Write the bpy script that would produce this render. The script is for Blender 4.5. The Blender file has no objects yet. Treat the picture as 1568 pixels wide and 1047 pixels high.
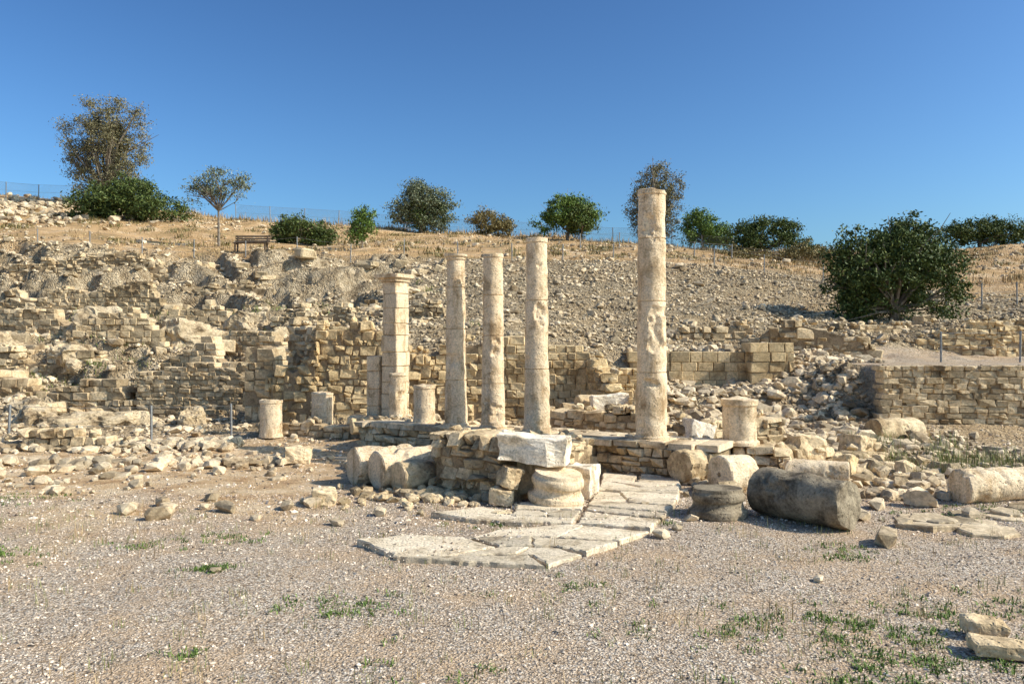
import bpy, bmesh, math, numpy as np
from mathutils import Vector, Matrix
rng = np.random.default_rng(11)
scene = bpy.context.scene

# ---------------------------------------------------------------- noise
def _h(ix, iy, iz, s):
    h = (ix*374761393 + iy*668265263 + iz*1440662683 + s*974126177) & 0xffffffff
    h = ((h ^ (h >> 13))*1274126177) & 0xffffffff
    h = h ^ (h >> 16)
    return (h & 0xffff)/32767.5-1.0
def vnoise(p, s=0):
    p = np.asarray(p, float); f = np.floor(p); i = f.astype(np.int64); t = p-f
    t = t*t*(3-2*t); out = 0
    for dx in (0, 1):
        wx = t[:, 0] if dx else 1-t[:, 0]
        for dy in (0, 1):
            wy = t[:, 1] if dy else 1-t[:, 1]
            for dz in (0, 1):
                wz = t[:, 2] if dz else 1-t[:, 2]
                out = out + wx*wy*wz*_h(i[:, 0]+dx, i[:, 1]+dy, i[:, 2]+dz, s)
    return out
def fbm(p, o=4, s=0):
    p = np.asarray(p, float); a = 1; r = 0
    for k in range(o):
        r = r+a*vnoise(p*(2.03**k), s+k*17); a *= .5
    return r
def sst(a, b, x):
    t = np.clip((x-a)/(b-a), 0, 1); return t*t*(3-2*t)

# ---------------------------------------------------------------- terrain height
ROWS = [
 (-60, [(-60, 0), (60, 0)]),
 (18, [(-60, .5), (-12, 0.02), (0, 0), (6, 0), (9, .1), (60, .3)]),
 (22.3, [(-60, 1.0), (-17, .5), (-12, .2), (-8, .1), (-5, .2), (3.5, .3), (4.5, .5), (9, .7), (60, 1)]),
 (22.7, [(-60, 1.1), (-17, .6), (-12, .25), (-8, .1), (-5.8, .4), (-5.2, 2.5), (-3, 2.1), (0, 2.4), (2.6, 1.6), (4, .9), (9, 1.1), (60, 2)]),
 (25.0, [(-60, 1.6), (-17, .9), (-12, .5), (-8, .3), (-7, 1.5), (-5, 2.8), (0, 2.9), (3.5, 1.5), (6, 1.0), (8, 1.3), (9.3, 1.8), (60, 2.0)]),
 (25.7, [(-60, 2), (-17, 1.4), (-11.5, 1.6), (-8, 1.8), (-5, 2.9), (0, 3.0), (3.5, 2.1), (7.5, 2.2), (9, 1.9), (15, 1.92), (60, 2.0)]),
 (27.9, [(-60, 2.5), (-19, 1.9), (-10, 2.2), (-4, 3.2), (0, 3.4), (4, 2.8), (8, 2.6), (12, 2.3), (14.2, 2.0), (60, 2.05)]),
 (28.5, [(-60, 2.6), (-19, 2.0), (-10, 2.3), (-4, 3.3), (0, 3.45), (4, 2.9), (8, 2.8), (12, 2.7), (14.5, 2.6), (16, 3.0), (60, 3.1)]),
 (35.7, [(-60, 3.9), (-23, 3.5), (-12, 4.1), (-5, 5.0), (0, 5.1), (6, 4.8), (12, 4.1), (20, 3.3), (60, 3.7)]),
 (36.4, [(-60, 4.6), (-23, 4.2), (-15, 4.5), (-12, 4.3), (-5, 5.2), (0, 5.3), (6, 5.0), (12, 4.2), (20, 3.35), (60, 3.9)]),
 (42, [(-60, 7.6), (-26, 7.2), (-10, 6.8), (0, 6.7), (9, 6.6), (16, 5.6), (24, 4.5), (60, 5)]),
 (46, [(-60, 8.6), (-29, 8.1), (-10, 7.5), (0, 7.3), (9, 7.1), (16, 6.6), (24, 5.8), (60, 6)]),
 (75, [(-60, 17.2), (-48, 16.4), (-38, 15.4), (-26, 14.0), (-11, 13.0), (8, 12), (20, 11), (35, 11), (48, 11.6), (60, 12)]),
 (82, [(-60, 17.2), (-48, 16.3), (-38, 15.3), (-26, 13.8), (-11, 12.8), (8, 11.8), (20, 10.8), (35, 10.8), (48, 11.4), (60, 11.8)]),
 (130, [(-60, 8), (60, 6)]),
 (400, [(-60, 0), (60, 0)]),
 (3000, [(-60, 0), (60, 0)]),
]
RY = np.array([r[0] for r in ROWS], float)
def base_h(x, y):
    x = np.asarray(x, float); y = np.asarray(y, float)
    vals = np.stack([np.interp(x, [a for a, _ in r[1]], [b for _, b in r[1]]) for r in ROWS])
    k = np.clip(np.searchsorted(RY, y)-1, 0, len(RY)-2)
    t = np.clip((y-RY[k])/(RY[k+1]-RY[k]), 0, 1)
    idx = np.arange(len(x))
    return vals[k, idx]*(1-t)+vals[k+1, idx]*t
def ridged(P, o, s):
    a = 1; r = 0
    for k in range(o):
        r = r+a*(1-2*np.abs(vnoise(P*(2.1**k), s+k*7))); a *= .5
    return r
def H(x, y):
    x = np.atleast_1d(np.asarray(x, float)); y = np.atleast_1d(np.asarray(y, float))
    P = np.stack([x, y, 0*x], 1)
    wy = y+(.25*vnoise(P*.6, 3))*sst(22.8, 24, y)
    z = base_h(x, wy)
    bank = sst(23, 26, y)*(1-sst(42, 47, y))
    left = bank*sst(-3, -6.5, x)
    z = z+left*.5*fbm(P*.33, 4, 5)
    # eroded ledges on the left of the bank
    st = .95; q = z/st+1.0*vnoise(P*.3, 9); fr = q-np.floor(q)
    zq = z+st*(sst(.65, .85, fr)-fr)*1.0
    z = z*(1-left)+zq*left
    z = z+left*(.13*ridged(P*.8, 4, 51)-.05)
    # hollow dug into the bank behind the square pier
    z = z-1.35*np.exp(-((x+8.7)/2.0)**2-((y-36.6)/1.7)**2)
    z = z+bank*(1-left*.5)*.10*fbm(P*1.0, 4, 8)
    hill = sst(42, 48, y)*(1-sst(120, 200, y))
    z = z+hill*.22*fbm(P*.22, 5, 21)
    mid = sst(15, 19, y)*(1-sst(22, 25, y))
    z = z+mid*.05*fbm(P*1.3, 3, 31)
    fg = 1-sst(15, 22, y)
    z = z+fg*.018*fbm(P*.7, 4, 41)
    # gravelled terrace behind the right-hand retaining wall, banked down to the left
    tr = np.maximum(sst(9.5, 9.75, x)*sst(20.45, 20.6, y), sst(8.0, 9.75, x)*sst(20.3, 22.2, y))
    z = np.where(tr > 0, np.maximum(z, z*(1-tr)+1.88*tr), z)
    return z

# ---------------------------------------------------------------- materials
def newmat(name):
    m = bpy.data.materials.new(name); m.use_nodes = True
    nt = m.node_tree; nt.nodes.clear()
    out = nt.nodes.new('ShaderNodeOutputMaterial'); b = nt.nodes.new('ShaderNodeBsdfPrincipled')
    nt.links.new(b.outputs[0], out.inputs[0])
    b.inputs['Specular IOR Level'].default_value = .1
    return m, nt, b
def N(nt, t, **k):
    n = nt.nodes.new(t)
    for a, v in k.items(): setattr(n, a, v)
    return n
def coords(nt):
    return N(nt, 'ShaderNodeTexCoord').outputs['Object']
def noise(nt, co, sc, det=5, rough=.6, dist=0):
    n = N(nt, 'ShaderNodeTexNoise'); n.inputs['Scale'].default_value = sc
    n.inputs['Detail'].default_value = det; n.inputs['Roughness'].default_value = rough
    n.inputs['Distortion'].default_value = dist
    nt.links.new(co, n.inputs['Vector']); return n.outputs['Fac']
def ramp(nt, fac, stops, interp='LINEAR'):
    r = N(nt, 'ShaderNodeValToRGB'); cr = r.color_ramp; cr.interpolation = interp
    while len(cr.elements) < len(stops): cr.elements.new(.5)
    for e, (p, c) in zip(cr.elements, stops):
        e.position = p
        e.color = (*c, 1) if hasattr(c, '__len__') else (c, c, c, 1)
    nt.links.new(fac, r.inputs[0]); return r.outputs[0]
def mix(nt, fac, a, b, mode='MIX'):
    m = N(nt, 'ShaderNodeMix', data_type='RGBA', blend_type=mode)
    for i, v in ((0, fac), (6, a), (7, b)):
        if hasattr(v, 'is_linked'): nt.links.new(v, m.inputs[i])
        else: m.inputs[i].default_value = v if i == 0 else (*v, 1)
    return m.outputs[2]
def math_(nt, op, a, b):
    m = N(nt, 'ShaderNodeMath', operation=op)
    for i, v in ((0, a), (1, b)):
        if hasattr(v, 'is_linked'): nt.links.new(v, m.inputs[i])
        else: m.inputs[i].default_value = v
    return m.outputs[0]
def bump(nt, b, h, strength, dist):
    n = N(nt, 'ShaderNodeBump'); n.inputs['Strength'].default_value = strength
    n.inputs['Distance'].default_value = dist
    nt.links.new(h, n.inputs['Height']); nt.links.new(n.outputs[0], b.inputs['Normal'])

def stone_mat(name, c_light, c_mid, c_dark, sc=1.6, fine=28, var=.35, bd=.02, pits=True, streak=False, pc=.4, K=(.92, .90, .86)):
    m, nt, b = newmat(name); co = coords(nt)
    c_light, c_mid = [tuple(a*k for a, k in zip(c, K)) for c in (c_light, c_mid)]
    c_dark = tuple(a*k*.85 for a, k in zip(c_dark, K))
    n1 = noise(nt, co, sc, 6, .68, .4)
    c = ramp(nt, n1, [(.36, c_dark), (.46, c_mid), (.58, c_light)])
    n2 = noise(nt, co, fine, 4, .7)
    c = mix(nt, .65, c, ramp(nt, n2, [(.3, .4), (.62, 1.22)]), 'MULTIPLY')
    g = N(nt, 'ShaderNodeNewGeometry')
    if var > 0:
        c = mix(nt, 1.0, c, ramp(nt, g.outputs['Random Per Island'], [(0, 1-var), (.5, 1), (1, 1+var*.4)]), 'MULTIPLY')
    h = math_(nt, 'ADD', n1, math_(nt, 'MULTIPLY', n2, .5))
    if streak:
        mp = N(nt, 'ShaderNodeMapping'); mp.inputs['Scale'].default_value = (5, 5, .9)
        nt.links.new(co, mp.inputs[0])
        ns = noise(nt, mp.outputs[0], 1.0, 5, .7)
        c = mix(nt, .65, c, ramp(nt, ns, [(.36, (.62, .52, .40)), (.48, (1, 1, 1)), (.7, (1.08, 1.07, 1.04))]), 'MULTIPLY')
    if pits:
        v = N(nt, 'ShaderNodeTexVoronoi'); v.inputs['Scale'].default_value = 19
        nt.links.new(co, v.inputs['Vector'])
        pv = ramp(nt, v.outputs['Distance'], [(.0, 0), (.3, 1)])
        np_ = ramp(nt, noise(nt, co, 3.1, 3), [(.46, 1), (.58, 0)])
        pv = mix(nt, np_, (1, 1, 1), pv)
        h = math_(nt, 'ADD', h, math_(nt, 'MULTIPLY', pv, .6))
        c = mix(nt, pc, c, pv, 'MULTIPLY')
    nt.links.new(c, b.inputs['Base Color']); b.inputs['Roughness'].default_value = .93
    bump(nt, b, h, .9, bd)
    return m
M_col = stone_mat('column_limestone', (.86, .70, .49), (.80, .63, .42), (.62, .46, .28), 2.4, 30, .10, .035, streak=True, pc=.3, K=(.98, .96, .93))
M_pale = stone_mat('pale_limestone', (.88, .765, .60), (.80, .68, .505), (.55, .44, .30), 2.0, 30, .2, .025, K=(1, 1, 1))
M_pave = stone_mat('paving_limestone', (.84, .72, .55), (.75, .63, .46), (.55, .435, .30), 1.8, 26, .3, .025)
M_wall = stone_mat('wall_limestone', (.75, .60, .395), (.63, .485, .30), (.40, .285, .165), 1.1, 16, .45, .035)
M_gold = stone_mat('ashlar_limestone', (.80, .62, .37), (.69, .515, .29), (.48, .335, .175), 1.0, 16, .32, .035)
M_rock = stone_mat('rubble_limestone', (.77, .635, .45), (.63, .50, .335), (.39, .29, .18), .9, 14, .5, .03, pits=False)
M_bed = stone_mat('bedrock_limestone', (.70, .57, .39), (.56, .44, .285), (.34, .25, .155), 1.2, 9, .0, .09, pits=True)
M_grey = stone_mat('dark_grey_stone', (.38, .32, .23), (.25, .205, .145), (.13, .105, .075), 2.5, 26, .2, .03)  # darker, greyer stone tone for one lying drum and one column base
M_core = stone_mat('earth_mortar', (.40, .30, .19), (.33, .245, .15), (.23, .165, .10), 3, 20, .0, .02, pits=False)
M_peb = stone_mat('gravel_pebble', (.88, .755, .62), (.70, .575, .445), (.42, .31, .215), 4, 60, .75, .003, pits=False, K=(.97, .95, .92))

def ground_mat():
    m, nt, b = newmat('ground_earth'); co = coords(nt)
    at = N(nt, 'ShaderNodeAttribute', attribute_name='zone')
    sep = N(nt, 'ShaderNodeSeparateColor'); nt.links.new(at.outputs['Color'], sep.inputs[0])
    v = N(nt, 'ShaderNodeTexVoronoi'); v.inputs['Scale'].default_value = 42
    nt.links.new(co, v.inputs['Vector'])
    sc = N(nt, 'ShaderNodeSeparateColor'); nt.links.new(v.outputs['Color'], sc.inputs[0])
    grav = ramp(nt, sc.outputs[0], [(0, (.36, .26, .17)), (.3, (.62, .48, .345)), (.7, (.74, .60, .455)), (1, (.86, .75, .61))])
    grav = mix(nt, 1.0, grav, ramp(nt, v.outputs['Distance'], [(.35, 1.0), (.75, .5)]), 'MULTIPLY')
    nl = noise(nt, co, .6, 5, .7)
    grav = mix(nt, ramp(nt, nl, [(.46, 0), (.62, .7)]), grav, (.58, .40, .24))
    ns = noise(nt, co, 1.3, 6, .7)
    soil = ramp(nt, ns, [(.35, (.42, .25, .12)), (.48, (.63, .43, .235)), (.60, (.76, .58, .37))])
    v2 = N(nt, 'ShaderNodeTexVoronoi'); v2.inputs['Scale'].default_value = 6.5
    wv = N(nt, 'ShaderNodeVectorMath', operation='ADD')
    nn = N(nt, 'ShaderNodeTexNoise'); nn.inputs['Scale'].default_value = 3; nt.links.new(co, nn.inputs['Vector'])
    nt.links.new(co, wv.inputs[0]); nt.links.new(nn.outputs['Color'], wv.inputs[1])
    nt.links.new(wv.outputs[0], v2.inputs['Vector'])
    s2 = N(nt, 'ShaderNodeSeparateColor'); nt.links.new(v2.outputs['Color'], s2.inputs[0])
    rub = ramp(nt, s2.outputs[0], [(0, (.35, .26, .155)), (.5, (.51, .395, .245)), (1, (.66, .53, .36))])
    rub = mix(nt, 1.0, rub, ramp(nt, v2.outputs['Distance'], [(.3, 1.0), (.7, .55)]), 'MULTIPLY')
    nb = noise(nt, co, .5, 6, .65)
    rub = mix(nt, ramp(nt, nb, [(.45, 0), (.6, .65)]), rub, (.45, .325, .185))
    g = N(nt, 'ShaderNodeNewGeometry'); sn = N(nt, 'ShaderNodeSeparateXYZ'); nt.links.new(g.outputs['Normal'], sn.inputs[0])
    steep = ramp(nt, sn.outputs[2], [(.62, .8), (.8, 0)])
    nr = noise(nt, co, 1.7, 6, .72, .5)
    rk = ramp(nt, nr, [(.38, (.29, .21, .125)), (.47, (.51, .395, .25)), (.58, (.68, .55, .37))])
    rub = mix(nt, steep, rub, rk)
    nh = noise(nt, co, .35, 7, .72)
    hill = ramp(nt, nh, [(.36, (.33, .24, .12)), (.45, (.49, .315, .15)), (.54, (.60, .39, .20)), (.64, (.70, .53, .33))])
    c = mix(nt, sep.outputs[1], grav, soil)
    c = mix(nt, sep.outputs[2], c, rub)
    a2 = N(nt, 'ShaderNodeAttribute', attribute_name='hill')
    c = mix(nt, a2.outputs['Fac'], c, hill)
    nf = noise(nt, co, 20, 4, .7)
    c = mix(nt, .6, c, ramp(nt, nf, [(.3, .5), (.65, 1.25)]), 'MULTIPLY')
    nt.links.new(c, b.inputs['Base Color']); b.inputs['Roughness'].default_value = .95
    h1 = math_(nt, 'MULTIPLY', math_(nt, 'SUBTRACT', 1.0, v.outputs['Distance']), .5)
    h2 = math_(nt, 'MULTIPLY', math_(nt, 'MULTIPLY', math_(nt, 'SUBTRACT', 1.0, v2.outputs['Distance']), 4.0), sep.outputs[2])
    h = math_(nt, 'ADD', h1, math_(nt, 'ADD', h2, math_(nt, 'MULTIPLY', nf, 1.4)))
    bump(nt, b, h, 1.0, .035)
    return m
M_ground = ground_mat()

def leaf_mat(name, dark, mid, light):
    m, nt, b = newmat(name); g = N(nt, 'ShaderNodeNewGeometry')
    c = ramp(nt, g.outputs['Random Per Island'], [(0, dark), (.6, mid), (1, light)])
    nt.links.new(c, b.inputs['Base Color']); b.inputs['Roughness'].default_value = .55
    b.inputs['Specular IOR Level'].default_value = .25
    return m
L_dark = leaf_mat('carob_leaf', (.035, .055, .014), (.080, .115, .026), (.16, .19, .05))
L_green = leaf_mat('green_leaf', (.06, .10, .018), (.12, .19, .035), (.20, .28, .06))
L_olive = leaf_mat('eucalyptus_leaf', (.11, .105, .05), (.20, .18, .09), (.32, .27, .145))
L_silver = leaf_mat('olive_leaf', (.09, .11, .055), (.17, .195, .11), (.27, .29, .18))
L_brown = leaf_mat('dry_scrub_leaf', (.12, .11, .04), (.24, .19, .075), (.34, .27, .11))
L_straw = leaf_mat('dry_grass_blade', (.30, .195, .085), (.46, .32, .15), (.58, .43, .23))
L_weed = leaf_mat('weed_blade', (.11, .14, .035), (.20, .22, .065), (.34, .33, .13))
M_bark, nt, b = newmat('tree_bark'); co = coords(nt)
nt.links.new(ramp(nt, noise(nt, co, 5), [(.3, (.12, .095, .07)), (.7, (.3, .25, .19))]), b.inputs['Base Color'])
M_wood, nt, b = newmat('weathered_wood'); co = coords(nt)
nt.links.new(ramp(nt, noise(nt, co, 9), [(.3, (.07, .05, .035)), (.7, (.14, .10, .07))]), b.inputs['Base Color'])
M_metal, nt, b = newmat('galvanised_steel'); co = coords(nt)
nt.links.new(ramp(nt, noise(nt, co, 12), [(.3, (.20, .20, .19)), (.7, (.33, .33, .32))]), b.inputs['Base Color'])
b.inputs['Metallic'].default_value = .3; b.inputs['Roughness'].default_value = .55

# ---------------------------------------------------------------- mesh builder
class B:
    def __init__(s): s.V = []; s.L = []; s.T = []; s.M = []; s.n = 0
    def add(s, V, flat, tot, mi=0):
        V = np.asarray(V, float); s.V.append(V); s.L.append(np.asarray(flat)+s.n); s.T.append(np.asarray(tot))
        s.M.append(np.full(len(tot), mi)); s.n += len(V)
    def faces(s, V, F, mi=0):
        s.add(V, [i for f in F for i in f], [len(f) for f in F], mi)
    def many(s, tmpl, R, S, T, mi=0):
        V, flat, tot = tmpl; k = len(T)
        if k == 0: return
        W = np.einsum('kij,kvj->kvi', R, V[None]*S[:, None, :])+T[:, None, :]
        fl = (flat[None]+(np.arange(k)*len(V))[:, None]).ravel()
        s.add(W.reshape(-1, 3), fl, np.tile(tot, k), mi)
    def obj(s, name, mats, smooth=False, parent=None):
        V = np.concatenate(s.V); L = np.concatenate(s.L); T = np.concatenate(s.T); M = np.concatenate(s.M)
        me = bpy.data.meshes.new(name)
        me.vertices.add(len(V)); me.vertices.foreach_set('co', V.ravel().astype(np.float32))
        me.loops.add(len(L)); me.loops.foreach_set('vertex_index', L.astype(np.int32))
        me.polygons.add(len(T))
        st = np.concatenate([[0], np.cumsum(T)[:-1]])
        me.polygons.foreach_set('loop_start', st.astype(np.int32))
        me.polygons.foreach_set('loop_total', T.astype(np.int32))
        me.polygons.foreach_set('material_index', M.astype(np.int32))
        me.polygons.foreach_set('use_smooth', np.full(len(T), smooth))
        me.update(calc_edges=True)
        for m in mats: me.materials.append(m)
        o = bpy.data.objects.new(name, me); scene.collection.objects.link(o)
        if parent: o.parent = parent
        return o
def tmpl_from_bm(bm):
    bm.verts.ensure_lookup_table(); bm.verts.index_update()
    V = np.array([v.co[:] for v in bm.verts]); F = [[v.index for v in f.verts] for f in bm.faces]
    bm.free(); return V, np.array([i for f in F for i in f]), np.array([len(f) for f in F])
def rock_tmpl(n, boxy=0.0):
    bm = bmesh.new(); p = rng.normal(size=(n, 3)); p /= np.linalg.norm(p, axis=1)[:, None]
    p = np.sign(p)*np.abs(p)**(1-boxy); p /= np.abs(p).max(); p *= rng.uniform(.85, 1, (n, 1))*.5
    vs = [bm.verts.new(q) for q in p]
    r = bmesh.ops.convex_hull(bm, input=vs)
    bmesh.ops.delete(bm, geom=[g for g in set(r['geom_interior']+r['geom_unused']) if isinstance(g, bmesh.types.BMVert)], context='VERTS')
    bmesh.ops.dissolve_limit(bm, angle_limit=.25, verts=bm.verts[:], edges=bm.edges[:])
    return tmpl_from_bm(bm)
def block_tmpl(ch, jit):
    bm = bmesh.new(); bmesh.ops.create_cube(bm, size=1)
    for v in bm.verts: v.co += Vector(rng.uniform(-jit, jit, 3))
    bmesh.ops.bevel(bm, geom=bm.edges[:]+bm.verts[:], offset=ch, segments=1, profile=.5, affect='EDGES')
    for v in bm.verts: v.co += Vector(rng.uniform(-jit, jit, 3)*.35)
    return tmpl_from_bm(bm)
ROCKS = [rock_tmpl(rng.integers(14, 24), .35) for _ in range(14)]
PEBS = [rock_tmpl(9) for _ in range(8)]
BLK = [block_tmpl(.12, .12) for _ in range(18)]+[rock_tmpl(30, .62) for _ in range(7)]
COU = [block_tmpl(.09, .07) for _ in range(18)]
ASH = [block_tmpl(.045, .03) for _ in range(10)]
def rots(k, tilt=.4):
    a = rng.uniform(0, 2*np.pi, k); R = np.zeros((k, 3, 3)); c, s = np.cos(a), np.sin(a)
    R[:, 0, 0] = c; R[:, 0, 1] = -s; R[:, 1, 0] = s; R[:, 1, 1] = c; R[:, 2, 2] = 1
    b_ = rng.normal(0, tilt, k); c, s = np.cos(b_), np.sin(b_); Q = np.zeros((k, 3, 3))
    Q[:, 0, 0] = 1; Q[:, 1, 1] = c; Q[:, 1, 2] = -s; Q[:, 2, 1] = s; Q[:, 2, 2] = c
    return R@Q
def rotz(a): c, s = math.cos(a), math.sin(a); return np.array([[c, -s, 0], [s, c, 0], [0, 0, 1.]])
def roty(a): c, s = math.cos(a), math.sin(a); return np.array([[c, 0, s], [0, 1, 0], [-s, 0, c]])
def scatter(name, x, y, size, mat, tm=ROCKS, flat=(.45, .8), sink=.15, tilt=.35, zoff=None):
    z = H(x, y)
    if zoff is not None: z = z+zoff
    k = len(x); bl = B(); S = np.stack([size*rng.uniform(.8, 1.5, k), size*rng.uniform(.7, 1.1, k), size*rng.uniform(flat[0], flat[1], k)], 1)
    R = rots(k, tilt); T = np.stack([x, y, z+S[:, 2]*(.5-sink)], 1); ch = rng.integers(0, len(tm), k)
    for i, t in enumerate(tm):
        m = ch == i; bl.many(t, R[m], S[m], T[m])
    return bl.obj(name, [mat])
def wedge(n, y0, y1, m=.72, extra=3):
    y = np.sqrt(rng.uniform(y0**2, y1**2, n)); x = rng.uniform(-1, 1, n)*(y*m+extra); return x, y

# ---------------------------------------------------------------- ground sheet
def seg(a, b, st): return np.arange(a, b, st)
xs = np.concatenate([[-2500, -900, -400, -200, -130, -100, -80], seg(-70, -32, .6), seg(-32, -16, .18), seg(-16, 16, .125), seg(16, 32, .2), seg(32, 70, .6), [70, 80, 100, 130, 200, 400, 900, 2500]])
ys = np.concatenate([[-2500, -800, -300, -100, -40, -20], seg(-10, 2, .5), seg(2, 12, .16), seg(12, 44, .125), seg(44, 84, .32), seg(84, 130, 2), [135, 150, 200, 300, 420, 800, 2500]])
X, Y = np.meshgrid(xs, ys); x = X.ravel(); y = Y.ravel(); z = H(x, y)
nx, ny = len(xs), len(ys); idx = np.arange(nx*ny).reshape(ny, nx)
q = np.stack([idx[:-1, :-1], idx[:-1, 1:], idx[1:, 1:], idx[1:, :-1]], -1).reshape(-1, 4)
g = B(); g.add(np.stack([x, y, z], 1), q.ravel(), np.full(len(q), 4))
ground = g.obj('ground', [M_ground], True)
P2 = np.stack([x, y, 0*x], 1); n_ = fbm(P2*.35, 4, 77)
soil = np.clip(sst(10.5, 12.5, y+n_*2)*sst(-1.5, -4, x)+sst(17, 19, y), 0, 1)*.9
soil = np.maximum(soil, .6*sst(-1.0, -4, x+n_*2.5)*sst(6.5, 3.5, y))
soil = np.maximum(soil, .5*sst(1.5, 5, x+n_*2.5)*sst(7.5, 4.5, y))
rub = sst(18, 22, y+n_*1.5)*(1-sst(44, 47, y+n_*2))
rub = np.maximum(rub, .6*sst(12, 14, y)*sst(2, 4, x+n_))
rub = np.where((x > 9.7) & (y > 20.6) & (y < 28), .15, rub)
soil = np.where((x > 9.7) & (y > 20.6) & (y < 28), .1, soil)
col = np.stack([1-soil, soil, rub, np.ones_like(x)], 1)
a = ground.data.attributes.new('zone', 'FLOAT_COLOR', 'POINT'); a.data.foreach_set('color', col.ravel().astype(np.float32))
a = ground.data.attributes.new('hill', 'FLOAT', 'POINT'); a.data.foreach_set('value', sst(42, 46, y+n_*2).astype(np.float32))

# ---------------------------------------------------------------- scattered stones
x, y = wedge(46000, 22.8, 44)
k_ = fbm(np.stack([x, y, 0*x], 1)*.45, 4, 91)
lf = x < -4
m = (rng.uniform(-1.1, .9, len(x)) < np.where(lf, k_*1.5-.35, k_+.45)) & ~((x > 9.5) & (y < 28)); x, y, lf = x[m], y[m], lf[m]
sz = np.exp(rng.normal(-2.35, .5, len(x))); sz = np.where(lf, sz*1.25, sz*.88)
scatter('bank_rubble_stones', x, y, np.clip(sz, .04, .6), M_rock)
# bigger broken blocks lying on the bank
x, y = wedge(600, 23.5, 42); k_ = fbm(np.stack([x, y, 0*x], 1)*.3, 3, 191); m = (k_ > -.1) & (x < -3); x, y = x[m], y[m]
scatter('fallen_blocks', x, y, rng.uniform(.3, .75, len(x)), M_wall, tm=BLK[:18], flat=(.4, .7), sink=.25, tilt=.25)
x, y = wedge(12000, 43, 78, .75)
k_ = fbm(np.stack([x, y, 0*x], 1)*.2, 4, 92); m = (rng.uniform(-.8, 1.0, len(x)) < k_-.15-.25*sst(50, 65, y)*(x > -30)+.2*(x > 20)); x, y = x[m], y[m]
scatter('hillside_stones', x, y, np.clip(np.exp(rng.normal(-1.8, .45, len(x))), .08, .6), M_rock)
n = 700; x = rng.normal(-42, 5, n); y = rng.normal(66, 4, n)
scatter('hilltop_rubble_heap', x, y, rng.uniform(.2, .8, n), M_rock)
x1, y1 = rng.uniform(-15, -2.5, 2600), rng.uniform(13, 23, 2600); k1 = fbm(np.stack([x1, y1, 0*x1], 1)*.6, 3, 93)
m = rng.uniform(-.2, 1.2, 2600) < k1-.1+sst(15, 21, y1)*.5; x1, y1 = x1[m], y1[m]
x2, y2 = rng.uniform(2.8, 11, 4200), rng.uniform(12.5, 22.5, 4200); k2 = fbm(np.stack([x2, y2, 0*x2], 1)*.7, 3, 94)
m = (rng.uniform(-.6, 1., 4200) < k2+.2*sst(14, 18, y2)) & (y2 > 12+1.0*np.abs(x2-6)*.3) & ~((y2 > 20) & (x2 > 9.3)); x2, y2 = x2[m], y2[m]
x3, y3 = rng.uniform(-3, 4, 900), rng.uniform(17.6, 22.3, 900)
x = np.concatenate([x1, x2, x3]); y = np.concatenate([y1, y2, y3])
scatter('fallen_stones', x, y, np.clip(np.exp(rng.normal(-2.25, .5, len(x))), .04, .45), M_rock)
n = 2600; x = rng.uniform(3.6, 11, n); y = rng.uniform(17.5, 26.3, n); m = ~((x > 9.4) & (y < 23.5)); x, y = x[m], y[m]
scatter('rubble_heap', x, y, np.clip(np.exp(rng.normal(-1.75, .45, len(x))), .07, .6), M_rock)
n = 650; t = rng.uniform(0, 1, n)
scatter('rubble_heap', -14+7.6*t, 18.3+rng.normal(0, .3, n)+t*.3, rng.uniform(.1, .36, n), M_rock)
n = 120; t = rng.uniform(0, 1, n)
scatter('rubble_heap', -10.5+6*t, 15.6+rng.normal(0, .35, n)+t*.6, rng.uniform(.1, .34, n), M_rock)
n = 300; ang = rng.uniform(0, 6.28, n); rr = np.abs(rng.normal(0, .9, n))
scatter('rubble_heap', -1.2+rr*np.cos(ang)*.9, 12.9+rr*np.sin(ang)*.6, rng.uniform(.07, .24, n), M_wall)
n = 260
scatter('rubble_heap', rng.normal(5.8, 1.1, n), rng.normal(15.6, .9, n), rng.uniform(.12, .45, n), M_wall)
n = 150; t = rng.uniform(0, 1, n)
scatter('loose_stones', 3.6-6.6*t+rng.normal(0, .3, n), 14.75+4.2*t+rng.normal(0, .25, n), rng.uniform(.05, .22, n), M_rock, zoff=.62)
x, y = wedge(56000, 3.2, 13, .72, .6)
m = rng.uniform(0, 1, len(x)) < .3+.9*(fbm(np.stack([x, y, 0*x], 1)*.5, 3, 95)*.5+.5)
x, y = x[m], y[m]
scatter('gravel', x, y, np.clip(np.exp(rng.normal(-3.95, .38, len(x))), .01, .07), M_peb, PEBS, (.4, .8), .25, .6)
x, y = wedge(8000, 11, 21, .72, 1)
scatter('gravel', x, y, np.clip(np.exp(rng.normal(-3.2, .4, len(x))), .02, .1), M_peb, PEBS, (.4, .8), .25, .5)
fx = np.array([(-4.95, 11.2, .38), (-4.6, 11.9, .2), (-4.2, 11.7, .3), (-5.1, 11.8, .25), (-3.35, 11.9, .33), (-3.0, 12.1, .36), (-3.6, 11.2, .16),
 (-3.2, 8.6, .12), (-7.9, 15.3, .35), (-6.9, 15.4, .4), (-6.2, 15.9, .22), (4.6, 9.85, .42), (5.3, 10.8, .25), (4.9, 11.2, .3),
 (-2.4, 10.9, .2), (-1.9, 11.5, .22), (1.9, 10.2, .2), (2.2, 10.6, .16), (3.2, 8.3, .12), (-.4, 3.9, .07), (6.5, 11.3, .3), (6.2, 12.1, .4), (7.4, 12.5, .3), (2.5, 11.1, .2),
 (-5.6, 11.6, .3), (-5.3, 12.1, .26), (-4.7, 12.5, .22), (-8.9, 14.9, .4), (-7.4, 14.6, .25), (5.0, 12.6, .35), (5.5, 12.0, .3), (4.7, 13.4, .4), (5.2, 13.9, .3), (2.0, 12.0, .18)])
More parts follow.
